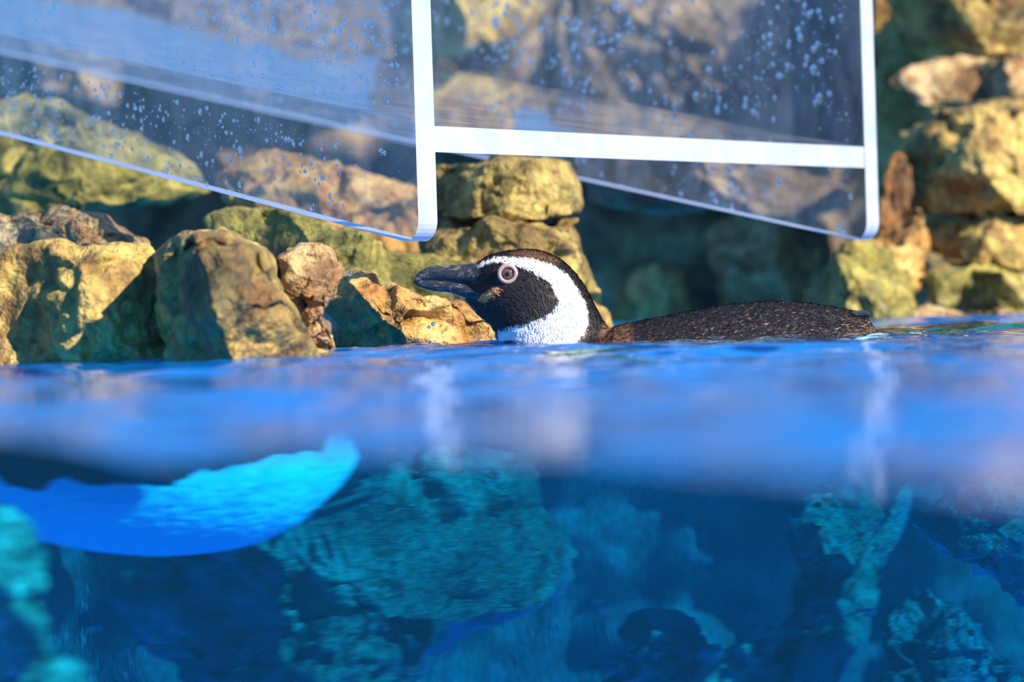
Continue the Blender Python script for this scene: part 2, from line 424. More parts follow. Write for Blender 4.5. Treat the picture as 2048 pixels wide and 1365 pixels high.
# ------------------------------------------------------------------ water
mt, nt, out = material('pool_water'); L = nt.links
def water_volume(nt, out):
    ab = N(nt, 'ShaderNodeVolumeAbsorption'); ab.inputs['Color'].default_value = (0.0, .86, .972, 1); ab.inputs['Density'].default_value = 3.2
    scv = N(nt, 'ShaderNodeVolumeScatter'); scv.inputs['Color'].default_value = (.25, .80, 1, 1); scv.inputs['Density'].default_value = .034
    ad = N(nt, 'ShaderNodeAddShader'); nt.links.new(ab.outputs[0], ad.inputs[0]); nt.links.new(scv.outputs[0], ad.inputs[1])
    nt.links.new(ad.outputs[0], out.inputs['Volume'])
g = N(nt, 'ShaderNodeNewGeometry')
mp = N(nt, 'ShaderNodeMapping'); L.new(g.outputs['Position'], mp.inputs[0]); mp.inputs['Scale'].default_value = (1, .8, 1)
bp = N(nt, 'ShaderNodeBump'); bp.inputs['Strength'].default_value = .16; bp.inputs['Distance'].default_value = .002
L.new(noise(nt, mp.outputs[0], 55, 3, .5, .6), bp.inputs['Height'])
fr_o = outer_fresnel(nt, 1.333, bp.outputs[0])
gl = N(nt, 'ShaderNodeBsdfGlossy'); gl.inputs['Roughness'].default_value = .02; L.new(bp.outputs[0], gl.inputs['Normal'])
rf = N(nt, 'ShaderNodeBsdfRefraction'); rf.inputs['IOR'].default_value = 1.333; rf.inputs['Roughness'].default_value = .02; L.new(bp.outputs[0], rf.inputs['Normal'])
tr = N(nt, 'ShaderNodeBsdfTransparent')
lw = N(nt, 'ShaderNodeLayerWeight'); steep = N(nt, 'ShaderNodeMapRange'); L.new(lw.outputs['Facing'], steep.inputs[0])
steep.inputs[1].default_value = .75; steep.inputs[2].default_value = .45; steep.inputs[3].default_value = 0; steep.inputs[4].default_value = .9
mx = N(nt, 'ShaderNodeMixShader'); L.new(steep.outputs[0], mx.inputs[0]); L.new(rf.outputs[0], mx.inputs[1]); L.new(tr.outputs[0], mx.inputs[2])
m2 = N(nt, 'ShaderNodeMixShader'); L.new(fr_o, m2.inputs[0]); L.new(mx.outputs[0], m2.inputs[1]); L.new(gl.outputs[0], m2.inputs[2])
# one material for the whole body of water: rippled top, flat side against the window, far sides
sd_at = N(nt, 'ShaderNodeAttribute'); sd_at.attribute_name = 'side'
is_side = math_n(nt, 'GREATER_THAN', sd_at.outputs['Fac'], .5); is_far = math_n(nt, 'GREATER_THAN', sd_at.outputs['Fac'], 1.5)
rf2 = N(nt, 'ShaderNodeBsdfRefraction'); rf2.inputs['IOR'].default_value = 1.333; rf2.inputs['Roughness'].default_value = 0.0; rf2.inputs['Color'].default_value = (1, 1, 1, 1)
m3 = N(nt, 'ShaderNodeMixShader'); L.new(is_far, m3.inputs[0]); L.new(rf2.outputs[0], m3.inputs[1]); L.new(tr.outputs[0], m3.inputs[2])
m4 = N(nt, 'ShaderNodeMixShader'); L.new(is_side, m4.inputs[0]); L.new(m2.outputs[0], m4.inputs[1]); L.new(m3.outputs[0], m4.inputs[2])
L.new(m4.outputs[0], out.inputs[0]); water_volume(nt, out); M_WATER = mt

def wave_height(X, Y):
    P = np.stack([X, Y, np.zeros_like(X)], -1)
    z = .0040 * fbm(P * np.array([6, 8, 1]), 2, 21)
    z += .0036 * fbm(P * np.array([11, 15, 1]) + fbm(P * 9, 2, 3)[..., None] * .7, 2, 22)
    z += .0010 * fbm(P * np.array([30, 40, 1]), 2, 25)
    # livelier ripples close around the bird and its wake
    near_ = np.exp(-((X - .12) / .45) ** 2 - ((Y - 2.42) / .22) ** 2)
    z += near_ * (.0030 * fbm(P * np.array([22, 34, 1]), 2, 27, ridged=True) + .0010 * fbm(P * np.array([70, 90, 1]), 1, 28))
    # swell pushed up in front of the swimming bird, and the dip along its near side
    z += .0050 * np.exp(-((X + .16) / .16) ** 2 - ((Y - 2.28) / .16) ** 2)
    z -= .0040 * np.exp(-((X - .18) / .22) ** 2 - ((Y - 2.30) / .10) ** 2)
    return z
us = np.concatenate([np.linspace(-2.35, -2.0, 40)[:-1], np.linspace(-2.0, .55, 540), np.linspace(.55, 1.6, 30)[1:]])
vs = np.concatenate([np.linspace(0, .4, 60)[:-1], np.linspace(.4, 2.25, 400), np.linspace(2.25, 3.1, 90)[1:]])
UU, VV = np.meshgrid(us, vs)
WX = WIN_A[0] + UU * WT[0] + VV * WN[0]; WY = WIN_A[1] + UU * WT[1] + VV * WN[1]
WZ = wave_height(WX, WY)
nu, nv = len(us), len(vs)
top = np.stack([WX, WY, WZ], -1).reshape(-1, 3)
f_top = grid_faces(nv, nu)
verts = list(map(tuple, top)); faces = list(map(tuple, f_top)); mids = [0] * len(faces)
idx = np.arange(nu * nv).reshape(nv, nu)
Z_B = POOL_Z - .03
def skirt(line, mid):
    base = len(verts)
    for i in line: verts.append((verts[i][0], verts[i][1], Z_B))
    for k in range(len(line) - 1):
        faces.append((line[k + 1], line[k], base + k, base + k + 1)); mids.append(mid)
    return base, base + len(line) - 1
a0, a1 = skirt(list(idx[0, :]), 1)
b0, b1 = skirt(list(idx[:, -1]), 2)
c0, c1 = skirt(list(idx[-1, ::-1]), 2)
d0, d1 = skirt(list(idx[::-1, 0]), 2)
faces.append(tuple(list(range(a0, a1 + 1))[::1] + list(range(b0 + 1, b1 + 1)) + list(range(c0 + 1, c1 + 1)) + list(range(d0 + 1, d1)))[::-1]); mids.append(2)
water = mesh_obj('pool_water', verts, faces, [M_WATER, M_WATER, M_WATER], mat_idx=mids)
bm = bmesh.new(); bm.from_mesh(water.data); bmesh.ops.remove_doubles(bm, verts=bm.verts, dist=1e-6); bmesh.ops.recalc_face_normals(bm, faces=bm.faces)
for f in bm.faces: f.smooth = f.material_index == 0
for e in bm.edges:
    if len({f.material_index for f in e.link_faces}) > 1: e.smooth = False
bm.to_mesh(water.data); bm.free()
fa = water.data.attributes.new('side', 'FLOAT', 'FACE')
mi_ = np.zeros(len(water.data.polygons), np.int32); water.data.polygons.foreach_get('material_index', mi_)
fa.data.foreach_set('value', mi_.astype(np.float32)); water.data.polygons.foreach_set('material_index', np.zeros_like(mi_))
while len(water.data.materials) > 1: water.data.materials.pop()
tag(water, 'clear blue rippled pool water filling the tank up to the window', 'water', kind='stuff')

# window pane in front of the water
mt, nt, out = material('window_acrylic'); L = nt.links
fr_o = outer_fresnel(nt, 1.1)
gl = N(nt, 'ShaderNodeBsdfGlossy'); gl.inputs['Roughness'].default_value = .01
tr = N(nt, 'ShaderNodeBsdfTransparent'); mx = N(nt, 'ShaderNodeMixShader')
L.new(fr_o, mx.inputs[0]); L.new(tr.outputs[0], mx.inputs[1]); L.new(gl.outputs[0], mx.inputs[2]); L.new(mx.outputs[0], out.inputs[0])
M_PANE = mt
def win_pt(u, v, z): return WIN_A + WT * u + WN * v + np.array([0, 0, z])
pv = [win_pt(u, v, z) for z in (POOL_Z - .08, .45) for (u, v) in ((-1.2, -.021), (.8, -.021), (.8, -.001), (-1.2, -.001))]
win = mesh_obj('window_1', pv, [(3,2,1,0),(4,5,6,7),(0,1,5,4),(1,2,6,5),(2,3,7,6),(3,0,4,7)], M_PANE, smooth=False)
tag(win, 'clear acrylic viewing window holding back the pool water', kind='structure')

# ------------------------------------------------------------------ acrylic slide
mt, nt, out = material('clear_acrylic'); L = nt.links
g = N(nt, 'ShaderNodeNewGeometry')
fr_o = outer_fresnel(nt, 1.45)
gl = N(nt, 'ShaderNodeBsdfGlossy'); gl.inputs['Roughness'].default_value = .03
tr = N(nt, 'ShaderNodeBsdfTransparent'); tr.inputs[0].default_value = (.95, .97, 1, 1)
mx = N(nt, 'ShaderNodeMixShader'); L.new(fr_o, mx.inputs[0]); L.new(tr.outputs[0], mx.inputs[1]); L.new(gl.outputs[0], mx.inputs[2])
df = N(nt, 'ShaderNodeBsdfDiffuse'); df.inputs[0].default_value = (.8, .84, .9, 1)
tl = N(nt, 'ShaderNodeBsdfTranslucent'); tl.inputs[0].default_value = (.8, .84, .9, 1)
dm = N(nt, 'ShaderNodeMixShader'); dm.inputs[0].default_value = .5; L.new(df.outputs[0], dm.inputs[1]); L.new(tl.outputs[0], dm.inputs[2])
mp = N(nt, 'ShaderNodeMapping'); L.new(g.outputs['Position'], mp.inputs[0]); mp.inputs['Scale'].default_value = (1, 1, .45)
hz = ramp(nt, noise(nt, mp.outputs[0], 22, 6, .65, .5), [(.38, (.025,) * 3), (.75, (.16,) * 3)])
m2 = N(nt, 'ShaderNodeMixShader'); L.new(hz, m2.inputs[0]); L.new(mx.outputs[0], m2.inputs[1]); L.new(dm.outputs[0], m2.inputs[2])
L.new(m2.outputs[0], out.inputs[0]); M_CLEAR = mt
M_WET = M_CLEAR.copy(); M_WET.name = 'wet_clear_acrylic'
for n_ in M_WET.node_tree.nodes:
    if n_.type == 'FRESNEL': n_.inputs['IOR'].default_value = 2.3
mt, nt, out = material('frosted_acrylic_edge'); L = nt.links
g = N(nt, 'ShaderNodeNewGeometry')
b = N(nt, 'ShaderNodeBsdfPrincipled'); b.inputs['Roughness'].default_value = .35
L.new(ramp(nt, noise(nt, g.outputs['Position'], 40, 4), [(.35, (.50, .56, .68)), (.65, (.62, .68, .78))]), b.inputs['Base Color'])
tl = N(nt, 'ShaderNodeBsdfTranslucent'); tl.inputs[0].default_value = (.85, .90, .98, 1)
mx = N(nt, 'ShaderNodeMixShader'); mx.inputs[0].default_value = .45; L.new(b.outputs[0], mx.inputs[1]); L.new(tl.outputs[0], mx.inputs[2])
L.new(mx.outputs[0], out.inputs[0]); M_EDGE = mt
mt, nt, out = material('water_drop'); L = nt.links
gs = N(nt, 'ShaderNodeBsdfGlass'); gs.inputs['IOR'].default_value = 1.333; gs.inputs['Roughness'].default_value = .12; gs.inputs['Color'].default_value = (1, 1, 1, 1)
L.new(gs.outputs[0], out.inputs[0]); M_DROP = mt

SO = np.array([-0.0757, 2.40, 0.1676])                # left face, near end, underside of the floor
SW = np.array([0.598, 0.801, 0.0])                    # across the slide
SD = np.array([-0.640, 0.768, 0.199])                 # up the slide, away from the pool
SWID, ST, SFT, SSK, SLEN, SUP = .760, .026, .0222, .0790, 2.0, .30
ZV = np.array([0, 0, 1.0])
slide = empty('acrylic_slide', SO + SW * SWID / 2 - ZV * SSK)
tag(slide, 'clear acrylic slide with white frosted edges above the swimming penguin', 'slide')
def sl(w, d, z): return SO + SW * w + SD * d + ZV * z
def side_panel(w0):
    rc = .022; pr = []
    for i in range(9):                                   # rounded lower front corner
        a = math.pi * 1.5 - i / 8 * math.pi / 2
        pr.append((rc + rc * math.cos(a), -SSK + rc + rc * math.sin(a)))
    pr += [(0, SUP), (SLEN, SUP), (SLEN, -SSK)]
    n = len(pr); V = [sl(w0, d, z) for d, z in pr] + [sl(w0 + ST, d, z) for d, z in pr]
    F = [tuple(range(n)), tuple(range(2 * n - 1, n - 1, -1))]; mi = [0, 0]
    for i in range(n):
        j = (i + 1) % n; F.append((j, i, i + n, j + n)); mi.append(1)
    o = mesh_obj('side_panel', V, F, [M_CLEAR, M_EDGE], smooth=False, mat_idx=mi)
    bm = bmesh.new(); bm.from_mesh(o.data); bmesh.ops.recalc_face_normals(bm, faces=bm.faces); bm.to_mesh(o.data); bm.free()
    return adopt(o, slide)
side_panel(0); side_panel(SWID)
V = [sl(w, d, z) for z in (0, SFT) for (w, d) in ((ST, 0.001), (SWID, 0.001), (SWID, SLEN), (ST, SLEN))]
fl = mesh_obj('floor_panel', V, [(3,2,1,0),(4,5,6,7),(0,1,5,4),(1,2,6,5),(2,3,7,6),(3,0,4,7)], [M_WET, M_EDGE], smooth=False, mat_idx=[0,0,1,0,1,0])
adopt(fl, slide)

def drops_mesh(name, spots, normal, t1, t2, parent):
    V = []; F = []
    for (P, r, el) in spots:
        b0 = len(V); ns = 8
        V.append(P + normal * r * .85)
        for (fr_, hh) in ((.70, .62), (1.0, -.05)):
            for i in range(ns):
                a = 2 * math.pi * i / ns
                V.append(P + (t1 * math.cos(a) + t2 * math.sin(a) * el) * r * fr_ + normal * r * hh)
        for i in range(ns):
            j = (i + 1) % ns
            F.append((b0, b0 + 1 + i, b0 + 1 + j)); F.append((b0 + 1 + i, b0 + 1 + ns + i, b0 + 1 + ns + j, b0 + 1 + j))
    o = mesh_obj(name, V, F, M_DROP); adopt(o, parent); o['kind'] = 'stuff'
    return o
rnd = random.Random(4)
def drop_field(w_face, nrm_sign, d0, d1, count, rmin, rmax, seed, parent=slide):
    rr = random.Random(seed); sp_ = []
    nrm = SW * nrm_sign; tt = SD / np.linalg.norm(SD)
    while len(sp_) < count:
        d = rr.uniform(d0, d1); z = rr.uniform(-SSK + .004, .19)
        if -.003 < z < SFT + .003: continue
        P = sl(w_face, d, z)
        if fbm(np.array([P * 9.0]), 2, seed)[0] + rr.uniform(-.45, .45) < -.12: continue
        r = rmin + (rmax - rmin) * rr.random() ** 3.2
        sp_.append((P + nrm * .0002, r, rr.choice((1, 1, 1.25, 1.6))))
    drops_mesh('water_droplets', sp_, nrm, tt, ZV, parent)
drop_field(0, -1, .02, 1.0, 3400, .0005, .0026, 11)
drop_field(SWID, -1, .02, 1.25, 2100, .0009, .0042, 12)

# ------------------------------------------------------------------ penguin
PD = 2.47
KP = PD / FPX
def pp(x, y, side=0.0): 
    P = at(x, y, PD); return np.array([P[0], P[1] + side, P[2]])
def spline(pts, n):
    pts = np.asarray(pts, float); m_ = len(pts); t = np.linspace(0, m_ - 1, n); i = np.clip(np.floor(t).astype(int), 0, m_ - 2); u = (t - i)[:, None]
    p0 = pts[np.clip(i - 1, 0, m_ - 1)]; p1 = pts[i]; p2 = pts[i + 1]; p3 = pts[np.clip(i + 2, 0, m_ - 1)]
    return .5 * (2 * p1 + (p2 - p0) * u + (2 * p0 - 5 * p1 + 4 * p2 - p3) * u ** 2 + (3 * p1 - p0 - 3 * p2 + p3) * u ** 3)
def loft(secs, n, ns, power=2.0, side_shift=None):
    """secs: rows of (top x, top y, bottom x, bottom y, half width, height of the widest point 0..1)"""
    S = spline(secs, n); V = []
    for k, s in enumerate(S):
        T = pp(s[0], s[1]); Bm = pp(s[2], s[3])
        for i in range(ns):
            a = 2 * math.pi * i / ns
            ca, sa = math.cos(a), math.sin(a)
            hh = .5 - .5 * ca                           # 0 top .. 1 bottom
            e = s[5]
            g_ = hh ** (math.log(.5) / math.log(e)) if 0 < hh < 1 else hh
            wdt = math.sqrt(max(0, 1 - (2 * g_ - 1) ** 2)) * s[4] * (1 if sa >= 0 else -1)
            P = T + (Bm - T) * hh
            P = np.array([P[0], P[1] + wdt + (side_shift(P) if side_shift else 0), P[2]]); V.append(P)
    F = [tuple(q) for q in grid_faces(n, ns, wrap=True)]
    F.append(tuple(range(ns))[::-1]); F.append(tuple(range((n - 1) * ns, n * ns)))
    return V, F

HEAD = [ (946,533,926,596,.0050,.5), (954,525,934,606,.0090,.5), (970,515,948,622,.0140,.48), (992,507,962,635,.0200,.47), (1025,501,978,648,.0245,.46),
         (1062,499,988,662,.0272,.45), (1098,507,996,680,.0292,.46), (1130,526,1000,700,.0310,.48), (1158,556,1004,726,.0330,.5), (1182,596,1010,760,.0365,.5),
         (1205,640,1020,800,.042,.5), (1230,680,1040,850,.050,.5), (1270,720,1080,890,.055,.5)]
BODY = [ (1000,775,1004,800,.012,.5), (1030,742,1036,838,.040,.5), (1085,706,1090,872,.060,.5), (1150,676,1150,905,.072,.5), (1220,657,1220,935,.080,.52), (1300,641,1300,962,.085,.55),
         (1400,621,1400,984,.088,.56), (1500,607,1500,994,.088,.56), (1570,604,1575,993,.085,.56), (1640,611,1650,984,.078,.55), (1700,621,1715,965,.064,.52),
         (1738,633,1765,938,.048,.5), (1768,672,1805,905,.032,.5), (1800,720,1840,870,.018,.5), (1825,765,1860,835,.007,.5)]
def shift_body(P):                                      # the tail end swings slightly away
    return max(0.0, P[0] - .10) * .22
hv, hf = loft(HEAD, 70, 48); bv, bf = loft(BODY, 90, 56, side_shift=shift_body)
def voxel_union(parts, voxel, smooth_it, name):
    bm = bmesh.new()
    for V, F in parts:
        vs_ = [bm.verts.new(v) for v in V]
        for f in F:
            try: bm.faces.new([vs_[i] for i in f])
            except ValueError: pass
    bmesh.ops.recalc_face_normals(bm, faces=bm.faces)
    me = bpy.data.meshes.new(name); bm.to_mesh(me); bm.free()
    o = bpy.data.objects.new(name, me); COL.objects.link(o)
    r = o.modifiers.new('r', 'REMESH'); r.mode = 'VOXEL'; r.voxel_size = voxel
    s = o.modifiers.new('s', 'SMOOTH'); s.factor = .5; s.iterations = smooth_it
    dg = bpy.context.evaluated_depsgraph_get(); dg.update()
    me2 = bpy.data.meshes.new_from_object(o.evaluated_get(dg))
    o.modifiers.clear(); o.data = me2
    return o
body = voxel_union([(hv, hf), (bv, bf)], .0016, 10, 'body')
me = body.data
BP = np.zeros(len(me.vertices) * 3); me.vertices.foreach_get('co', BP); BP = BP.reshape(-1, 3)
BN = np.zeros(len(me.vertices) * 3); me.vertices.foreach_get('normal', BN); BN = BN.reshape(-1, 3)
# low feather relief on the back
pix = proj(BP)
on_back = np.clip((pix[:, 0] - 1195) / 40, 0, 1)
BP2 = BP + BN * (on_back * .0012 * fbm(BP * np.array([190, 300, 300]), 2, 31, ridged=True) + .0004 * fbm(BP * 400, 1, 33))[:, None]
me.vertices.foreach_set('co', BP2.reshape(-1)); me.update()

def poly_sd(P, poly):                                   # signed distance in px, positive inside
    poly = np.asarray(poly, float); d = np.full(len(P), 1e9); inside = np.zeros(len(P), bool)
    for i in range(len(poly)):
        a, b_ = poly[i], poly[(i + 1) % len(poly)]; e = b_ - a
        t = np.clip(((P - a) @ e) / (e @ e), 0, 1); d = np.minimum(d, np.linalg.norm(P - a - t[:, None] * e, axis=1))
        c1 = (a[1] > P[:, 1]) != (b_[1] > P[:, 1])
        inside ^= c1 & (P[:, 0] < (b_[0] - a[0]) * (P[:, 1] - a[1]) / (b_[1] - a[1] + 1e-12) + a[0])
    return np.where(inside, d, -d)
def crop_px(pts): return [(780 + x / 4.096, 460 + y / 4.096) for x, y in pts]
BAND = crop_px([(690,300),(780,250),(880,222),(1000,224),(1110,232),(1210,245),(1320,282),(1420,342),(1490,415),(1540,495),(1590,585),(1622,680),(1622,770),(1595,850),(1520,930),(1480,1010),
                (880,1010),(885,900),(880,830),(960,803),(1080,775),(1200,742),(1310,690),(1372,620),(1380,565),(1335,490),(1312,430),(1235,380),(1140,335),(1060,300),(930,272),(870,262),(790,285),(740,305),(700,325)])
GAPE = crop_px([(700,580),(760,520),(840,470),(900,470),(890,510),(840,555),(770,595)])
CROWN = crop_px([(1000,180),(1180,170),(1380,250),(1330,270),(1200,235),(1000,215)])
NAPE = [(1205,650),(1260,638),(1262,700),(1195,705)]
def paint_values(P):
    q = proj(P)
    head = q[:, 0] < 1235
    wd = np.where(head & (q[:, 1] < 712), poly_sd(q, BAND), -40)
    zb = -.078 - .007 * np.sin((P[:, 0] - .1) * 22) + .012 * fbm(P * 30, 2, 44) + .07 * np.clip((P[:, 0] - .325) / .04, 0, 1)
    wb_ = (zb - P[:, 2]) / KP
    wd = np.maximum(wd, np.where(P[:, 2] < -.03, wb_, -40))
    warm = np.maximum(poly_sd(q, CROWN) / 12, poly_sd(q, NAPE) / 14)
    return wd, poly_sd(q, GAPE), warm
wd, gd, wm = paint_values(BP)
float_attr(body, 'white', wd); float_attr(body, 'gape', gd); float_attr(body, 'warm', wm)

mt, nt, out = material('plumage'); L = nt.links
tc = N(nt, 'ShaderNodeNewGeometry'); pos = tc.outputs['Position']
def attr(n): 
    a = N(nt, 'ShaderNodeAttribute'); a.attribute_name = n; return a.outputs['Fac']
mp = N(nt, 'ShaderNodeMapping'); L.new(pos, mp.inputs[0]); mp.inputs['Rotation'].default_value = (0, math.radians(-40), 0); mp.inputs['Scale'].default_value = (1, 1, .35)
nj = noise(nt, mp.outputs[0], 420, 3, .6)
edge = math_n(nt, 'ADD', attr('white'), math_n(nt, 'MULTIPLY', math_n(nt, 'SUBTRACT', nj, .5), 16))
wfac = ramp(nt, math_n(nt, 'ADD', math_n(nt, 'MULTIPLY', edge, .12), .5), [(.3, (0,) * 3), (.7, (1,) * 3)])
nb_ = noise(nt, pos, 160, 5, .65)
dark = ramp(nt, nb_, [(.3, (.006, .006, .009)), (.55, (.016, .014, .016)), (.75, (.04, .030, .026))])
wfa = math_n(nt, 'MULTIPLY', math_n(nt, 'ADD', attr('warm'), .6, True), ramp(nt, nb_, [(.3, (.3,) * 3), (.6, (1,) * 3)]))
dark = mix(nt, wfa, dark, (.17, .085, .045))
white = ramp(nt, nj, [(.3, (.70, .72, .76)), (.6, (.86, .86, .86))])
col = mix(nt, wfac, dark, white)
gf = ramp(nt, math_n(nt, 'ADD', math_n(nt, 'ADD', math_n(nt, 'MULTIPLY', attr('gape'), .12), .5), math_n(nt, 'MULTIPLY', math_n(nt, 'SUBTRACT', nj, .5), 1.2)), [(.4, (0,) * 3), (.7, (1,) * 3)])
col = mix(nt, gf, col, (.80, .36, .12))
b = N(nt, 'ShaderNodeBsdfPrincipled'); L.new(col, b.inputs['Base Color']); b.inputs['Roughness'].default_value = .5; b.inputs['Specular IOR Level'].default_value = .25
bp = N(nt, 'ShaderNodeBump'); bp.inputs['Strength'].default_value = .6; bp.inputs['Distance'].default_value = .0012
L.new(math_n(nt, 'ADD', nj, math_n(nt, 'MULTIPLY', nb_, .6)), bp.inputs['Height']); L.new(bp.outputs[0], b.inputs['Normal'])
L.new(b.outputs[0], out.inputs[0]); body.data.materials.append(mt)
body.data.polygons.foreach_set('use_smooth', [True] * len(body.data.polygons))

penguin = empty('penguin', (.17, PD, -.137))
tag(penguin, 'black and white banded penguin floating at the surface, facing along the rocks', 'penguin')
adopt(body, penguin)

# --- plumage: fine feather tips on head and neck, short wet feather scales on the back
def plumage(name, region, count, length, width, seed, colour, flow, lift):
    rg = np.random.default_rng(seed)
    cand = np.where(region)[0]; pick = rg.choice(cand, min(count, len(cand)), replace=False)
    V = np.zeros((len(pick), 4, 3)); C = np.zeros((len(pick), 3))
    nrm = BN[pick]; p0 = BP2[pick]
    fl_ = flow(BP[pick]); fl_ = fl_ - nrm * (fl_ * nrm).sum(1)[:, None]; fl_ /= np.linalg.norm(fl_, axis=1)[:, None] + 1e-9
    fl_ = fl_ + rg.normal(0, .22, fl_.shape); fl_ -= nrm * (fl_ * nrm).sum(1)[:, None]; fl_ /= np.linalg.norm(fl_, axis=1)[:, None] + 1e-9
    sd = np.cross(nrm, fl_)
    ln = length * rg.uniform(.6, 1.3, len(pick))[:, None]; wd_ = width * rg.uniform(.7, 1.3, len(pick))[:, None]
    V[:, 0] = p0 - nrm * .0006 + sd * wd_ * .5; V[:, 1] = p0 - nrm * .0006 - sd * wd_ * .5
    V[:, 2] = p0 + fl_ * ln * .6 + nrm * ln * lift - sd * wd_ * .35; V[:, 3] = p0 + fl_ * ln + nrm * ln * lift * 1.1
    F = [(4 * i, 4 * i + 1, 4 * i + 2, 4 * i + 3) for i in range(len(pick))]
    o = mesh_obj(name, V.reshape(-1, 3), F, M_FEATHER)
    cc = colour(BP[pick], rg, len(pick))
    ca = o.data.color_attributes.new('tint', 'FLOAT_COLOR', 'POINT')
    full = np.ones((len(pick), 4, 4)); full[:, :, :3] = cc[:, None, :]
    ca.data.foreach_set('color', full.reshape(-1).astype(np.float32))
    adopt(o, penguin); o['kind'] = 'stuff'
    return o
mt, nt, out = material('feather'); L = nt.links
a = N(nt, 'ShaderNodeAttribute'); a.attribute_name = 'tint'
b = N(nt, 'ShaderNodeBsdfPrincipled'); L.new(a.outputs['Color'], b.inputs['Base Color']); b.inputs['Roughness'].default_value = .58; b.inputs['Specular IOR Level'].default_value = .28
L.new(b.outputs[0], out.inputs[0]); M_FEATHER = mt
HC = np.array([[.5 * (s[0] + s[2]), .5 * (s[1] + s[3])] for s in HEAD])
def head_flow(P):
    q = proj(P); d = ((q[:, None, :] - HC[None]) ** 2).sum(2); i = np.clip(d.argmin(1), 0, len(HC) - 2)
    t = HC[i + 1] - HC[i]; t = t / np.linalg.norm(t, axis=1)[:, None]
    return t[:, :1] * RGT[None] - t[:, 1:] * UPV[None]
def back_flow(P):
    return np.tile(np.array([1.0, .2, -.12]), (len(P), 1))
def head_tint(P, rg, n):
    wd_, gd_, wm_ = paint_values(P)
    wd_ = wd_ + rg.normal(0, 2.0, n)
    c = np.where((wd_ > 0)[:, None], np.array([.86, .87, .88]) * rg.uniform(.85, 1, n)[:, None], np.array([.016, .013, .014]) * rg.uniform(.5, 2.2, n)[:, None] + np.array([.02, .011, .006]) * (rg.random(n) < .3)[:, None])
    c = np.where(((gd_ > 0) & (rg.random(n) < .7))[:, None], np.array([.80, .36, .12]), c)
    return np.where(((wm_ > -.3) & (rg.random(n) < .5) & (wd_ < 0))[:, None], np.array([.16, .08, .045]), c)
def back_tint(P, rg, n):
    q = proj(P)
    c = np.array([.012, .012, .018]) * rg.uniform(.5, 2.5, n)[:, None]
    tip = rg.random(n) < .12
    c = np.where(tip[:, None], np.array([.30, .225, .17]) * rg.uniform(.5, 1.3, n)[:, None], c)
    warm_ = np.clip((1275 - q[:, 0]) / 70, 0, 1) + np.clip((q[:, 0] - 1670) / 60, 0, .6)
    return np.where((rg.random(n) < warm_ * .6)[:, None], np.array([.22, .115, .06]) * rg.uniform(.6, 1.3, n)[:, None], c)
eye_px = np.array([1014.0, 549.5])
hd = (pix[:, 0] < 1225) & (pix[:, 1] < 712) & (np.hypot(*(pix - eye_px).T) > 25) & (pix[:, 0] > 948)
plumage('head_feathers', hd, 16000, .0042, .0007, 51, head_tint, head_flow, .10)
bk = (pix[:, 0] > 1205) & (BP[:, 2] > -.012)
plumage('back_feathers', bk, 15000, .0042, .0017, 52, back_tint, back_flow, .22)

# beads of water on the wet back
rg = np.random.default_rng(8); cand = np.where(bk & (BP[:, 2] > .002))[0]; pick = rg.choice(cand, 900, replace=False)
V = []; F = []
for i in pick[:620]:
    n_ = Vector(BN[i]); t1 = n_.orthogonal().normalized(); t2 = n_.cross(t1); r = rg.uniform(.0003, .0007)
    p_ = Vector(BP2[i]) + n_ * .0011; b0 = len(V)
    V.append(p_ + n_ * r)
    for (q1, q2) in ((.75, .6), (1, 0)):
        for k in range(6): V.append(p_ + (t1 * math.cos(k * 1.0472) + t2 * math.sin(k * 1.0472)) * r * q1 + n_ * r * q2)
    for k in range(6):
        j = (k + 1) % 6; F.append((b0, b0 + 1 + k, b0 + 1 + j)); F.append((b0 + 1 + k, b0 + 7 + k, b0 + 7 + j, b0 + 1 + j))
bd = mesh_obj('water_beads', V, F, M_DROP); adopt(bd, penguin); bd['kind'] = 'stuff'

# --- bill
mt, nt, out = material('bill_horn'); L = nt.links
g = N(nt, 'ShaderNodeNewGeometry')
mp = N(nt, 'ShaderNodeMapping'); L.new(g.outputs['Position'], mp.inputs[0]); mp.inputs['Scale'].default_value = (.7, 1, 1.6); mp.inputs['Rotation'].default_value = (0, math.radians(25), 0)
n1 = noise(nt, mp.outputs[0], 150, 4, .6, 1.2)
b = N(nt, 'ShaderNodeBsdfPrincipled'); L.new(ramp(nt, n1, [(.3, (.008, .009, .014)), (.55, (.03, .032, .042)), (.66, (.16, .15, .15)), (.75, (.05, .05, .06))]), b.inputs['Base Color'])
bc = b.inputs['Base Color'].links[0].from_socket
for an, cl in (('lip', (.50, .44, .38)), ('skin', (.88, .36, .09))):
    at_ = N(nt, 'ShaderNodeAttribute'); at_.attribute_name = an; bc = mix(nt, at_.outputs['Fac'], bc, cl)
L.new(bc, b.inputs['Base Color'])
b.inputs['Roughness'].default_value = .12
bp = N(nt, 'ShaderNodeBump'); bp.inputs['Strength'].default_value = .5; bp.inputs['Distance'].default_value = .0012; L.new(n1, bp.inputs['Height']); L.new(bp.outputs[0], b.inputs['Normal'])
L.new(b.outputs[0], out.inputs[0]); M_BILL = mt
UPPER = [(826.5,561,827,565,.0006,.5),(831,552,831,566,.0022,.5),(842,541,842,562,.0036,.5),(860,533,860,560,.0046,.55),(880,530,882,561,.0052,.6),(905,530,910,564,.0060,.65),(930,529,940,569,.0085,.62),(950,527,966,573,.0125,.6),(966,540,984,576,.0170,.55),(984,562,1000,579,.0195,.5)]
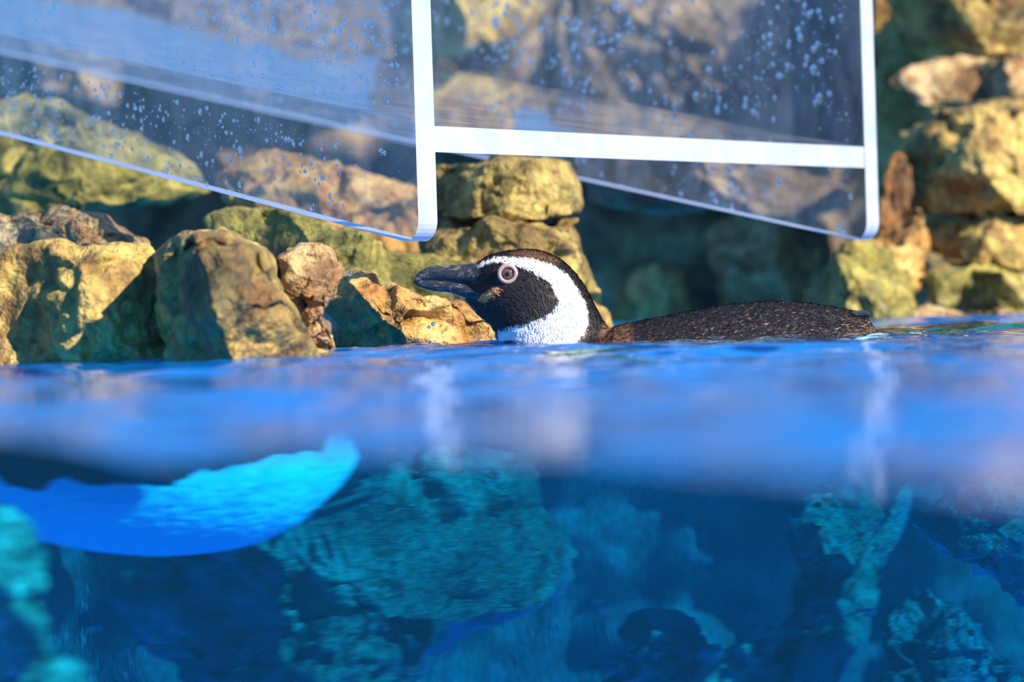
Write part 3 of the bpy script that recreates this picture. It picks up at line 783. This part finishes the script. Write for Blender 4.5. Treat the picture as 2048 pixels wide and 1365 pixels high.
LOWER = [(828,564,829,567,.0006,.5),(838,562,838,574,.0022,.45),(856,560,856,580,.0034,.45),(878,560,876,584,.0042,.45),(900,562,894,585,.0048,.45),(925,566,916,592,.0068,.45),(945,570,938,602,.0100,.45),(968,575,955,608,.0150,.42),(996,580,980,600,.0185,.4)]
def mandible(name, secs):
    V, F = loft(secs, 40, 28); o = mesh_obj(name, V, F, M_BILL)
    hh = np.tile(.5 - .5 * np.cos(2 * np.pi * np.arange(28) / 28), 40); px_ = proj(np.array(V))[:, 0]
    lip = np.clip((hh - .93) / .04, 0, 1) if name == 'upper_bill' else np.clip((.05 - hh) / .04, 0, 1)
    float_attr(o, 'lip', lip * np.clip((px_ - 835) / 20, 0, 1) * .6)
    float_attr(o, 'skin', np.clip((px_ - 962) / 22, 0, 1) * (1.0 if name == 'lower_bill' else .35))
    bm = bmesh.new(); bm.from_mesh(o.data); bmesh.ops.recalc_face_normals(bm, faces=bm.faces); bm.to_mesh(o.data); bm.free()
    return adopt(o, penguin)
mandible('upper_bill', UPPER); mandible('lower_bill', LOWER)

# --- eyes
M_RING = plain('eye_ring_skin', (.36, .25, .235), .55)
mt, nt, out = material('eyeball'); L = nt.links
tc = N(nt, 'ShaderNodeTexCoord'); sep = N(nt, 'ShaderNodeSeparateXYZ'); L.new(tc.outputs['Object'], sep.inputs[0])
rr_ = math_n(nt, 'SQRT', math_n(nt, 'ADD', math_n(nt, 'POWER', sep.outputs[0], 2), math_n(nt, 'POWER', sep.outputs[2], 2)))
c = ramp(nt, math_n(nt, 'MULTIPLY', rr_, 100), [(.16, (.004, .003, .003)), (.20, (.085, .045, .035)), (.42, (.12, .065, .05)), (.48, (.02, .012, .01))])
b = N(nt, 'ShaderNodeBsdfPrincipled'); L.new(c, b.inputs['Base Color']); b.inputs['Roughness'].default_value = .06
L.new(b.outputs[0], out.inputs[0]); M_EYE = mt
near = np.hypot(*(pix - eye_px).T) < 6
def surf_y(side):
    ys = BP[near, 1]; return ys.min() if side < 0 else ys.max()
for side in (-1, 1):
    ey = pp(*eye_px); ey[1] = surf_y(side)
    V = []; F = []; R1, R2 = .0070, .0015; na, nb2 = 40, 12
    for i in range(na):
        a_ = 2 * math.pi * i / na; wob = 1 + .10 * math.cos(a_ - .6)
        for j in range(nb2):
            b_ = 2 * math.pi * j / nb2
            R = R1 * wob + R2 * math.cos(b_) * (1.0 + .35 * math.cos(2 * b_))
            V.append(np.array([math.cos(a_) * R, side * (.0007 + R2 * .75 * math.sin(b_)) - side * .0004 * math.cos(a_ - 3.2) * 0, math.sin(a_) * R]) + ey)
    for i in range(na):
        for j in range(nb2):
            F.append((i * nb2 + j, ((i + 1) % na) * nb2 + j, ((i + 1) % na) * nb2 + (j + 1) % nb2, i * nb2 + (j + 1) % nb2))
    ring = adopt(mesh_obj('eye_ring', V, F, M_RING), penguin); ring['label'] = 'pale pink bare eye ring'
    bm = bmesh.new(); bmesh.ops.create_uvsphere(bm, u_segments=28, v_segments=18, radius=.0064)
    for v in bm.verts: v.co.y *= .55
    me_ = bpy.data.meshes.new('eyeball'); bm.to_mesh(me_); bm.free(); me_.materials.append(M_EYE)
    me_.polygons.foreach_set('use_smooth', [True] * len(me_.polygons))
    eb = bpy.data.objects.new('eyeball', me_); COL.objects.link(eb); eb.parent = penguin
    eb.location = Vector(ey + np.array([0, side * -.0010, 0])) - penguin.location
    eb['label'] = 'dark brown eye'

# --- flippers, tail, feet
M_BLACK = plain('wet_black', (.012, .012, .017), .35)
def blade(name, pts, widths, thick, updir, mat, lab=None):
    C_ = spline(pts, 24); W_ = spline(np.array(widths)[:, None], 24)[:, 0]; V = []; ns = 16
    for k in range(24):
        t = C_[min(k + 1, 23)] - C_[max(k - 1, 0)]; t /= np.linalg.norm(t)
        u_ = np.array(updir, float); u_ -= t * (u_ @ t); u_ /= np.linalg.norm(u_); n_ = np.cross(t, u_)
        for i in range(ns):
            a_ = 2 * math.pi * i / ns
            V.append(C_[k] + u_ * math.cos(a_) * W_[k] + n_ * math.sin(a_) * min(thick, W_[k] * .6))
    F = [tuple(q) for q in grid_faces(24, ns, wrap=True)] + [tuple(range(ns))[::-1], tuple(range(23 * ns, 24 * ns))]
    o = adopt(mesh_obj(name, V, F, mat), penguin)
    if lab: o['label'] = lab
    return o
for s in (-1, 1):
    blade('flipper', [pp(1230, 745, s * .074), pp(1290, 760, s * .098), pp(1370, 790, s * .110), pp(1450, 830, s * .106 + .01), pp(1500, 862, s * .098 + .02)],
          [.010, .019, .022, .017, .004], .005, (0, .1, 1), M_BLACK)
tl_pts = [(-.012, 0), (0, .004), (.012, .002), (-.005, .002), (.006, .005)]
tail = blade('tail', [pp(1700, 632, .035), pp(1722, 630, .040), pp(1738, 628, .043), pp(1750, 632, .045)], [.016, .013, .008, .0045], .003, (0, 1, 0), M_BLACK)
for k, dy_ in enumerate((-.010, -.004, .003, .009)):
    o = blade('tail_feather', [pp(1726, 628, .04 + dy_), pp(1740, 628 + k, .043 + dy_ * 1.2), pp(1750 - 2 * k, 632 + 2 * k, .045 + dy_ * 1.5)], [.0022, .0030, .0010], .0008, (0, 1, .2), M_BLACK)
    o.parent = tail; o.matrix_parent_inverse = Matrix.Translation(-Vector(penguin.location)) 
for s in (-1, 1):
    blade('foot', [pp(1765, 925, s * .026 + .03), pp(1800, 915, s * .028 + .035), pp(1840, 900, s * .030 + .04), pp(1870, 885, s * .031 + .042)], [.008, .010, .017, .014], .004, (0, 1, 0), M_BLACK)

# ------------------------------------------------------------------ splash drops in the air
def tiny_ball(name, P, r, stretch, mat, label, cat, group):
    bm = bmesh.new(); bmesh.ops.create_icosphere(bm, subdivisions=3, radius=r)
    for v in bm.verts: v.co.z *= 1 + stretch * (1 + (2 * v.co.z / r if v.co.z > 0 else 0))
    me_ = bpy.data.meshes.new(name); bm.to_mesh(me_); bm.free(); me_.materials.append(mat)
    me_.polygons.foreach_set('use_smooth', [True] * len(me_.polygons))
    o = bpy.data.objects.new(name, me_); COL.objects.link(o); o.location = Vector(P)
    tag(o, label, cat, group)
PAIR = 'tiny splashed drop of a close pair in the air below the penguin bill'
for (x, y, r, lab) in ((858, 655, .0014, PAIR), (866, 649, .0017, PAIR),
                       (861, 689, .0022, 'round splashed drop hanging just above the pool surface below the bill'),
                       (700, 548, .0020, 'single splashed drop in the air before the crest of the yellow ochre boulder')):
    tiny_ball('water_drop', at(x, y, 2.38), r, .12, M_DROP, lab, 'water drop', 'splashed drops by the bill')
# specks of air drifting in the water
for (x, y, r) in ((1317, 996, .0009), (188, 1260, .0019), (1255, 1172, .0009), (1196, 1206, .0015), (1028, 1281, .0009), (1096, 1303, .0009)):
    tiny_ball('bubble', under(x, y, 2.2), r, 0, M_DROP, 'tiny pale bubble drifting in the blue water behind the window', 'bubble', 'bubbles drifting under water')
